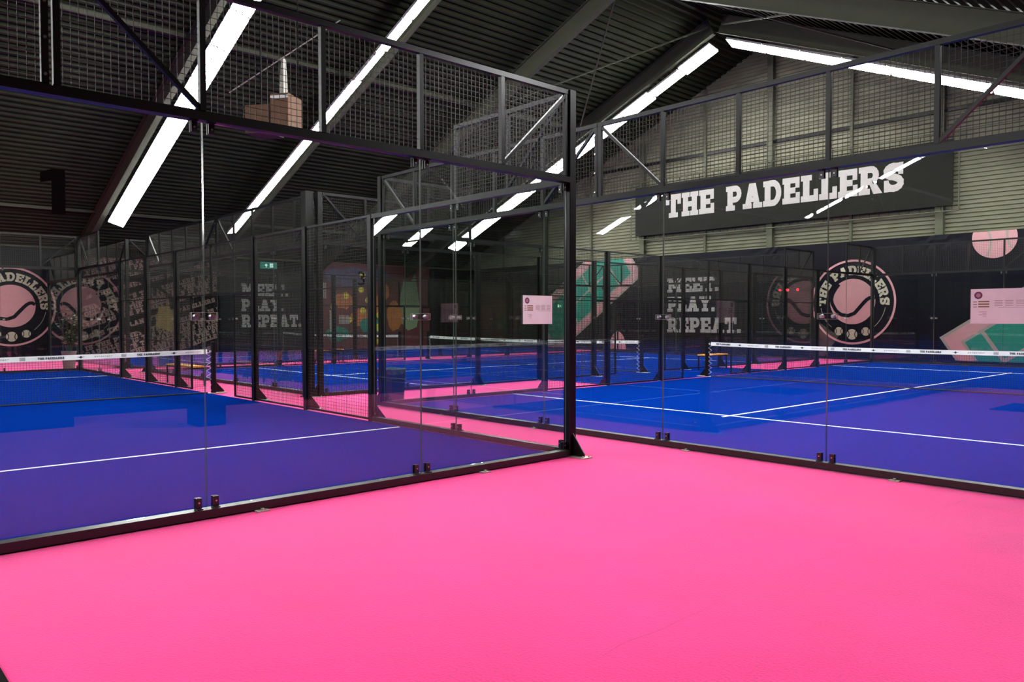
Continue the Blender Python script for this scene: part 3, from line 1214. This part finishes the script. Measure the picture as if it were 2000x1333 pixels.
lb = left_banner('logo_banner', -14.0, 2.30, .004, 4.40, 'navy', 'navy banner with round pink ball logo on the left wall, behind the plant')
logo(lb, fl, 0.03, 2.05)
tm = left_banner('text_mural', 2.36, 8.25, .004, 4.55, 'dark', 'mural of slanted brown lettering rows on the left wall', 'mural')
ps = []
row = 'THE PADELLERS IS THE PLANET\'S '
rp, rw = text(row * 2, .205, .07)
ca, sa_ = math.cos(math.radians(17)), math.sin(math.radians(17))
for k in range(-8, 20):
    off = (k * 1.37) % 3.2
    for p in rp:
        q = [(2.0 - off + (x * ca - y * sa_), .05 + k * .31 - .3 + (x * sa_ + y * ca)) for x, y in p]
        for c in ((1, 0, 8.20), (-1, 0, -2.42), (0, 1, 4.15), (0, -1, -.10)):
            q = clip(q, *c) if q else q
        if len(q) > 2:
            ps.append(q)
MB().polys(ps, fl(.02)).build('mural_lettering', 'brown', tm)
MB().polys([p for p in band(arc(4.4, 1.5, 2.1, 1.75, 160, 20, 16), .13) + band([(3.0, 2.3), (3.7, 2.0), (4.3, 1.2), (5.3, .95)], .16)], fl(.026)).build('painted_logo_reflection', 'dark', tm)  # dark arc and S-curve: mirror image of the round logo, painted onto the mural
MB().polys([[(5.45, 1.25), (6.15, .95), (6.3, 1.5), (6.05, 2.15), (5.6, 2.1)]], fl(.028)).build('mural_patch', 'gold', tm)
sb2 = left_banner('slogan_banner', 8.32, 13.2, .004, 4.3, 'navy', 'dark blue banner reading MEET. PLAY. REPEAT. on the left wall below the green exit sign')
MB().polys(fit_text('MEET.', 9.36, 11.75, 2.66, 3.25) + fit_text('PLAY.', 9.36, 11.5, 1.93, 2.50) + fit_text('REPEAT.', 9.36, 12.45, 1.16, 1.76), fl(.02)).build('slogan_lettering', 'letter', sb2)
pm = left_banner('painted_mural', 13.3, 20.4, .004, 4.5, 'maroon', 'colourful painted mural with yellow balls and orange shapes on the left wall', 'mural')


def blob(cy, cz, ry, rz, seed, n=14):
    r = random.Random(seed)
    return [[(cy + ry * (1 + r.uniform(-.18, .18)) * math.cos(2 * math.pi * i / n), cz + rz * (1 + r.uniform(-.18, .18)) * math.sin(2 * math.pi * i / n)) for i in range(n)]]


MB().polys(blob(15.2, 3.75, 1.5, .5, 1) + blob(16.9, 3.9, .8, .35, 2), fl(.014)).build('violet_patch', 'violet', pm)
MB().polys(blob(14.9, 2.5, .55, .45, 3) + blob(16.9, 2.3, .6, .5, 4) + blob(15.9, 1.6, .7, .5, 5) + blob(18.0, 1.7, .5, .8, 6) + blob(17.3, 3.0, .4, .5, 7), fl(.018)).build('orange_patch', 'orange', pm)
MB().polys(blob(16.5, 1.2, .8, .45, 8) + blob(14.5, .8, .7, .4, 9), fl(.022)).build('dark_teal_patch', 'teal', pm)
MB().polys(sum([disc(y, z, r, 16) for y, z, r in ((15.0, 2.75, .16), (15.9, 3.1, .17), (16.3, 2.55, .16), (15.2, 1.5, .15), (16.0, 2.0, .17), (16.9, 1.1, .2), (14.2, 2.2, .14), (17.0, 1.75, .17), (16.8, .35, .18), (16.0, 3.85, .18))], []), fl(.026)).build('painted_ball', 'yellow', pm)
MB().polys([[(18.4, 1.4), (18.9, .9), (19.5, 1.1), (19.7, 2.2), (19.55, 3.2), (19.4, 4.1), (19.1, 3.6), (18.6, 3.7), (18.35, 2.6)]], fl(.018)).build('pale_figure', 'sage', pm)
MB().polys([R_(14.0, .9, 14.25, 2.0), R_(14.55, 1.3, 15.2, 1.75), R_(13.6, 2.6, 13.85, 3.4)], fl(.028)).build('pale_stroke', 'sand', pm)
cb = left_banner('plain_banner', 20.45, 22.3, .004, 4.4, 'navy', 'plain dark banner in the far corner of the left wall')

# exit sign over the slogan banner
ex = thing('exit_sign', 'green lit exit sign with white arrow and door on the left wall', 'sign', (XW + .06, 10.72, 4.15))
m = MB()
m.box((-.05, -.42, -.16), (.03, .42, .16))
m.build('sign_box', 'exitg', ex)
MB().polys([R_(.04, -.10, .22, .10), [(-.22, -.02), (-.13, .10), (-.04, -.02)], R_(-.16, -.10, -.10, 0)], lambda y, z: (.034, y, z)).build('sign_symbol', 'exitw', ex)
ex2 = thing('exit_sign', 'small lit exit sign low on the dark gable banner, beside the teal court drawing', 'sign', (-21.9, 22.50, 2.2))
m = MB()
m.box((-.16, -.03, -.10), (.16, .02, .10))
m.build('sign_box', 'exitg', ex2)
MB().polys([R_(-.12, -.07, -.02, .07), R_(.03, -.04, .12, .04)], lambda x, z: (x, -.034, z)).build('sign_symbol', 'exitw', ex2)

# ------------------------------------------------------------------ paper sheets and number sticker on the glass
def paper(loc, rotz, label):
    t = thing('notice_sheet', label, 'notice', loc, rotz, 'white notice sheets on the glass')
    m = MB()
    m.box((-.215, .0072, -.15), (.215, .0086, .15))
    m.build('sheet', 'paper', t)
    g = lambda d: (lambda x, z: (-x, .0086 + d, z))
    MB().polys(disc(-.155, .095, .032, 20), g(.0006), (0, .3, 0)).build('round_logo', 'purple', t)
    MB().polys(disc(-.155, .095, .018, 16), g(.0010), (0, .3, 0)).build('logo_ball', 'rose', t)
    MB().polys([R_(-.155, .035 - .022 * i, -.07, .046 - .022 * i) for i in range(3)], g(.0006), (0, .3, 0)).build('table_bar', 'olive', t)
    MB().polys([R_(-.195, .035 - .022 * i, -.165, .042 - .022 * i) for i in range(3)], g(.0006), (0, .3, 0)).build('table_number', 'sand', t)
    MB().polys([R_(-.03 + .08 * i, .045 - .014 * j, .03 + .08 * i, .049 - .014 * j) for i in range(3) for j in range(4)]
               + [R_(0, -.012, .205, -.009)] + [R_(-.15 + .03 * (j % 2), -.05 - .012 * j, -.09, -.047 - .012 * j) for j in range(4)], g(.0006), (0, .3, 0)).build('small_print', 'greyink', t)
    return t


paper((0, -.49, 1.605), -PI / 2, 'white notice sheet stuck to the glass left of the tall corner post')
paper((3.80, AISLE, 1.61), PI, 'white notice sheet stuck to the right glass wall in front of the teal drawing')
m = MB()
m.polys(fit_text('1', 0, .16, 0, .30), lambda x, z: (.0075, -5.07 + x, 2.21 + z))
tag(m.build('number_sticker', 'dark'), 'black number 1 sticker high on the near glass wall', 'sticker')

m = MB()
m.polys(fit_text('3', 0, .19, 0, .29), lambda y, z: (XC + 10 + .0075, 2.13 + y, 2.20 + z))
tag(m.build('number_sticker', 'dark'), 'black number 3 sticker on the side glass of the middle court', 'sticker')
cl = thing('steel_column', 'thick dark square column at the near corner of the middle court', 'column', (-8.05, 1.12, 0))
m = MB()
m.bevbox((-.10, -.09, 0), (.10, .09, 4.0), .01)
m.build('column_shaft', 'steel', cl)
m = MB()
m.box((-.13, -.12, .0005), (.13, .12, .014))
m.build('base_plate', 'steel', cl)
for i, x in enumerate((-16.09, -15.66, -15.07)):
    h = thing('red_heater_lamp', 'small red glowing lamp behind the camera, seen only reflected in glass', 'lamp', (x, -31.4, 3.11), 0, 'red lamps behind the camera')
    MB().lathe([(.02, -.07), (.07, -.05), (.085, 0), (.07, .05), (.02, .07)], 14).build('bulb', 'red', h)
    m = MB()
    m.tube([(0, 0, .07), (0, 0, zs(x) + .3 - 3.11)], .01, 6)
    m.build('hanging_cable', 'dark', h)

# ------------------------------------------------------------------ heater, bin, benches, plant
ht = thing('unit_heater', 'copper coloured twin box heater hanging under the dark roof behind the mesh', 'heater', (-9.75, 1.35, 5.42), math.radians(35))
m = MB()
m.box((-.58, -.3, 0), (-.02, .3, .58))
m.build('fan_box', 'copper', ht)
m = MB()
m.box((.02, -.32, .06), (.42, .26, .78))
m.build('burner_box', 'copper', ht)
m = MB()
m.box((.02, -.325, .68), (.42, -.318, .74))
m.build('white_strip', 'housing', ht)
m = MB()
m.tube([(.15, 0, .78), (.15, 0, 1.2), (.15, 0, 1.58)], [.09, .075, .05], 12)
m.build('flue_pipe', 'flue', ht)
m = MB()
for i in range(6):
    m.bar((-.50, -.33, .03 + .018 * i), (-.06, -.33, .03 + .018 * i), .012, .004)
m.build('air_grille', 'dark', ht)
m = MB()
for xx in (-.5, .38):
    m.wire((xx, .2, .5), (xx, .2, 6.2), .008)
m.build('hanger_rod', 'dark', ht)

bn = thing('waste_bin', 'dark square waste bin with a bag over its rim, in the pink aisle', 'bin', (-6.27, 1.86, 0), math.radians(8))
m = MB()
m.prism([(-.17, -.15, .0), (.17, -.15, 0), (.17, .15, 0), (-.17, .15, 0)], (0, 0, .02))
m.add([(-.17, -.15, .02), (.17, -.15, .02), (.17, .15, .02), (-.17, .15, .02), (-.19, -.17, .56), (.19, -.17, .56), (.19, .17, .56), (-.19, .17, .56)],
      [(0, 1, 5, 4), (1, 2, 6, 5), (2, 3, 7, 6), (3, 0, 4, 7)])
m.build('bin_body', 'bin', bn)
m = MB()
pts = []
for i in range(32):
    a = 2 * math.pi * i / 32
    cx, cy = math.cos(a), math.sin(a)
    k = 1 / max(abs(cx), abs(cy))
    pts.append((cx * k, cy * k, a))
r = random.Random(3)
top = [(x * .185, y * .165, .61 + r.uniform(-.008, .008)) for x, y, a in pts]
mid = [(x * .205, y * .185, .59) for x, y, a in pts]
low = [(x * (.20 + .012 * math.sin(7 * a)), y * (.18 + .012 * math.sin(7 * a)), .50 + r.uniform(-.025, .015)) for x, y, a in pts]
inn = [(x * .15, y * .13, .52) for x, y, a in pts]
n = 32
vs = inn + top + mid + low
fs = []
for q in range(3):
    for i in range(n):
        fs.append((q * n + i, q * n + (i + 1) % n, (q + 1) * n + (i + 1) % n, (q + 1) * n + i))
fs.append(tuple(range(n)))
m.add(vs, fs).build('bin_bag', 'bag', bn)


def bench(loc, rotz, label, L=1.25):
    t = thing('bench', label, 'bench', loc, rotz, 'benches by the nets')
    m = MB()
    for k in range(3):
        y = -.15 + .105 * k
        m.bevbox((-L / 2, y, .43), (L / 2, y + .09, .46), .006)
    m.build('seat', 'seat', t, 'orange slatted seat')
    m = MB()
    for x in (-L / 2 + .06, L / 2 - .06):
        m.bar((x, -.14, .415), (x, .14, .415), .03)
    m.bar((-L / 2 + .06, 0, .415), (L / 2 - .06, 0, .415), .03)
    m.build('seat_frame', 'steel', t)
    for x in (-L / 2 + .06, L / 2 - .06):
        for y in (-.14, .14):
            g = MB()
            g.bevbox((x - .018, y - .018, .0), (x + .018, y + .018, .43), .003)
            g.build('leg', 'steel', t)
    return t


bench((-7.22, 13.85, .011), PI / 2 + .03, 'orange slatted bench on the blue strip left of the right net', 1.2)
bench((-12.75, .45, 0), 0.0, 'orange slatted bench in the pink aisle behind the near net', 1.7)
bench((-18.9, 7.6, 0), PI / 2, 'small orange bench far back behind the aisle fence', 1.2)

pl = thing('potted_plant', 'leafy plant in a stone pot by the far corner of the near court', 'plant', (-20.9, -.10, 0))
MB().lathe([(.15, 0), (.16, .02), (.20, .50), (.21, .52), (.21, .56), (.185, .56), (.18, .50)], 20).build('pot', 'pot', pl)
MB().lathe([(.17, .50), (.17, .515)], 16).build('soil', 'soil', pl)
r = random.Random(5)
st, lv, fl_ = MB(), MB(), MB()


def leaf(m, base, d, L, W_):
    d = Vector(d).normalized()
    s_ = d.cross(Vector((0, 0, 1)))
    s_ = s_.normalized() if s_.length > 1e-4 else Vector((1, 0, 0))
    b = Vector(base)
    dn = Vector((0, 0, -1))
    p1, p2, p3 = b + d * L * .35 + dn * L * .02, b + d * L * .7 + dn * L * .10, b + d * L + dn * L * .28
    m.add([b, p1 + s_ * W_ / 2, p1 - s_ * W_ / 2, p2 + s_ * W_ * .4, p2 - s_ * W_ * .4, p3, p1 + dn * W_ * .15, p2 + dn * W_ * .15],
          [(0, 1, 6), (0, 6, 2), (1, 3, 7, 6), (6, 7, 4, 2), (3, 5, 7), (7, 5, 4)])


for k in range(16):
    a = r.uniform(0, 2 * PI)
    out = r.uniform(.08, .42)
    hgt = r.uniform(.75, 1.45)
    p0 = Vector((.05 * math.cos(a), .05 * math.sin(a), .5))
    p2 = p0 + Vector((out * math.cos(a), out * math.sin(a), hgt))
    p1 = (p0 + p2) / 2 + Vector((0, 0, .12))
    st.tube([p0, p1, p2], [.010, .007, .003], 5)
    for q in range(14):
        u = .25 + .75 * q / 13
        c = p0 * (1 - u) ** 2 + p1 * 2 * u * (1 - u) + p2 * u * u
        b = a + r.uniform(-2.2, 2.2)
        leaf(lv, c, (math.cos(b), math.sin(b), r.uniform(-.1, .7)), r.uniform(.14, .26), r.uniform(.05, .09))
for k in range(26):
    b = r.uniform(0, 2 * PI)
    leaf(fl_, (.06 + r.uniform(-.06, .06), -.06 + r.uniform(-.06, .06), .78 + r.uniform(0, .2)), (math.cos(b), math.sin(b), r.uniform(.1, 1)), .13, .06)
st.build('stem', 'leaf', pl)
lv.build('foliage', 'leaf', pl)
fl_.build('pale_foliage', 'pale', pl, 'pale yellow green leaves')

ct = thing('counter', 'dark low counter behind the camera, seen only as a reflection in glass', 'counter', (6.85, -6.0, 0))
m = MB()
m.box((-.50, -2.6, .002), (.55, 2.6, 1.02))
m.build('counter_body', 'side', ct)
m = MB()
m.box((-.56, -2.66, 1.022), (.55, 2.66, 1.06))
m.build('counter_top', 'side', ct)
sbn = thing('storage_box', 'dark upright box beside the camera, seen only as a reflection in glass', 'box', (5.34, -1.93, 0))
m = MB()
m.bevbox((-.24, -.20, .002), (.24, .20, .92), .03)
m.build('box_body', 'side', sbn)
m = MB()
m.bevbox((-.26, -.22, .922), (.26, .22, .96), .03)
m.build('box_lid', 'side', sbn)
# black mat whose corner shows at the lower left
m = MB()
m.bevbox((1.72, -7.0, .0005), (3.4, -5.66, .012), .004)
tag(m.build('floor_mat', 'dark'), 'black floor mat, corner showing at lower left on pink carpet', 'mat')
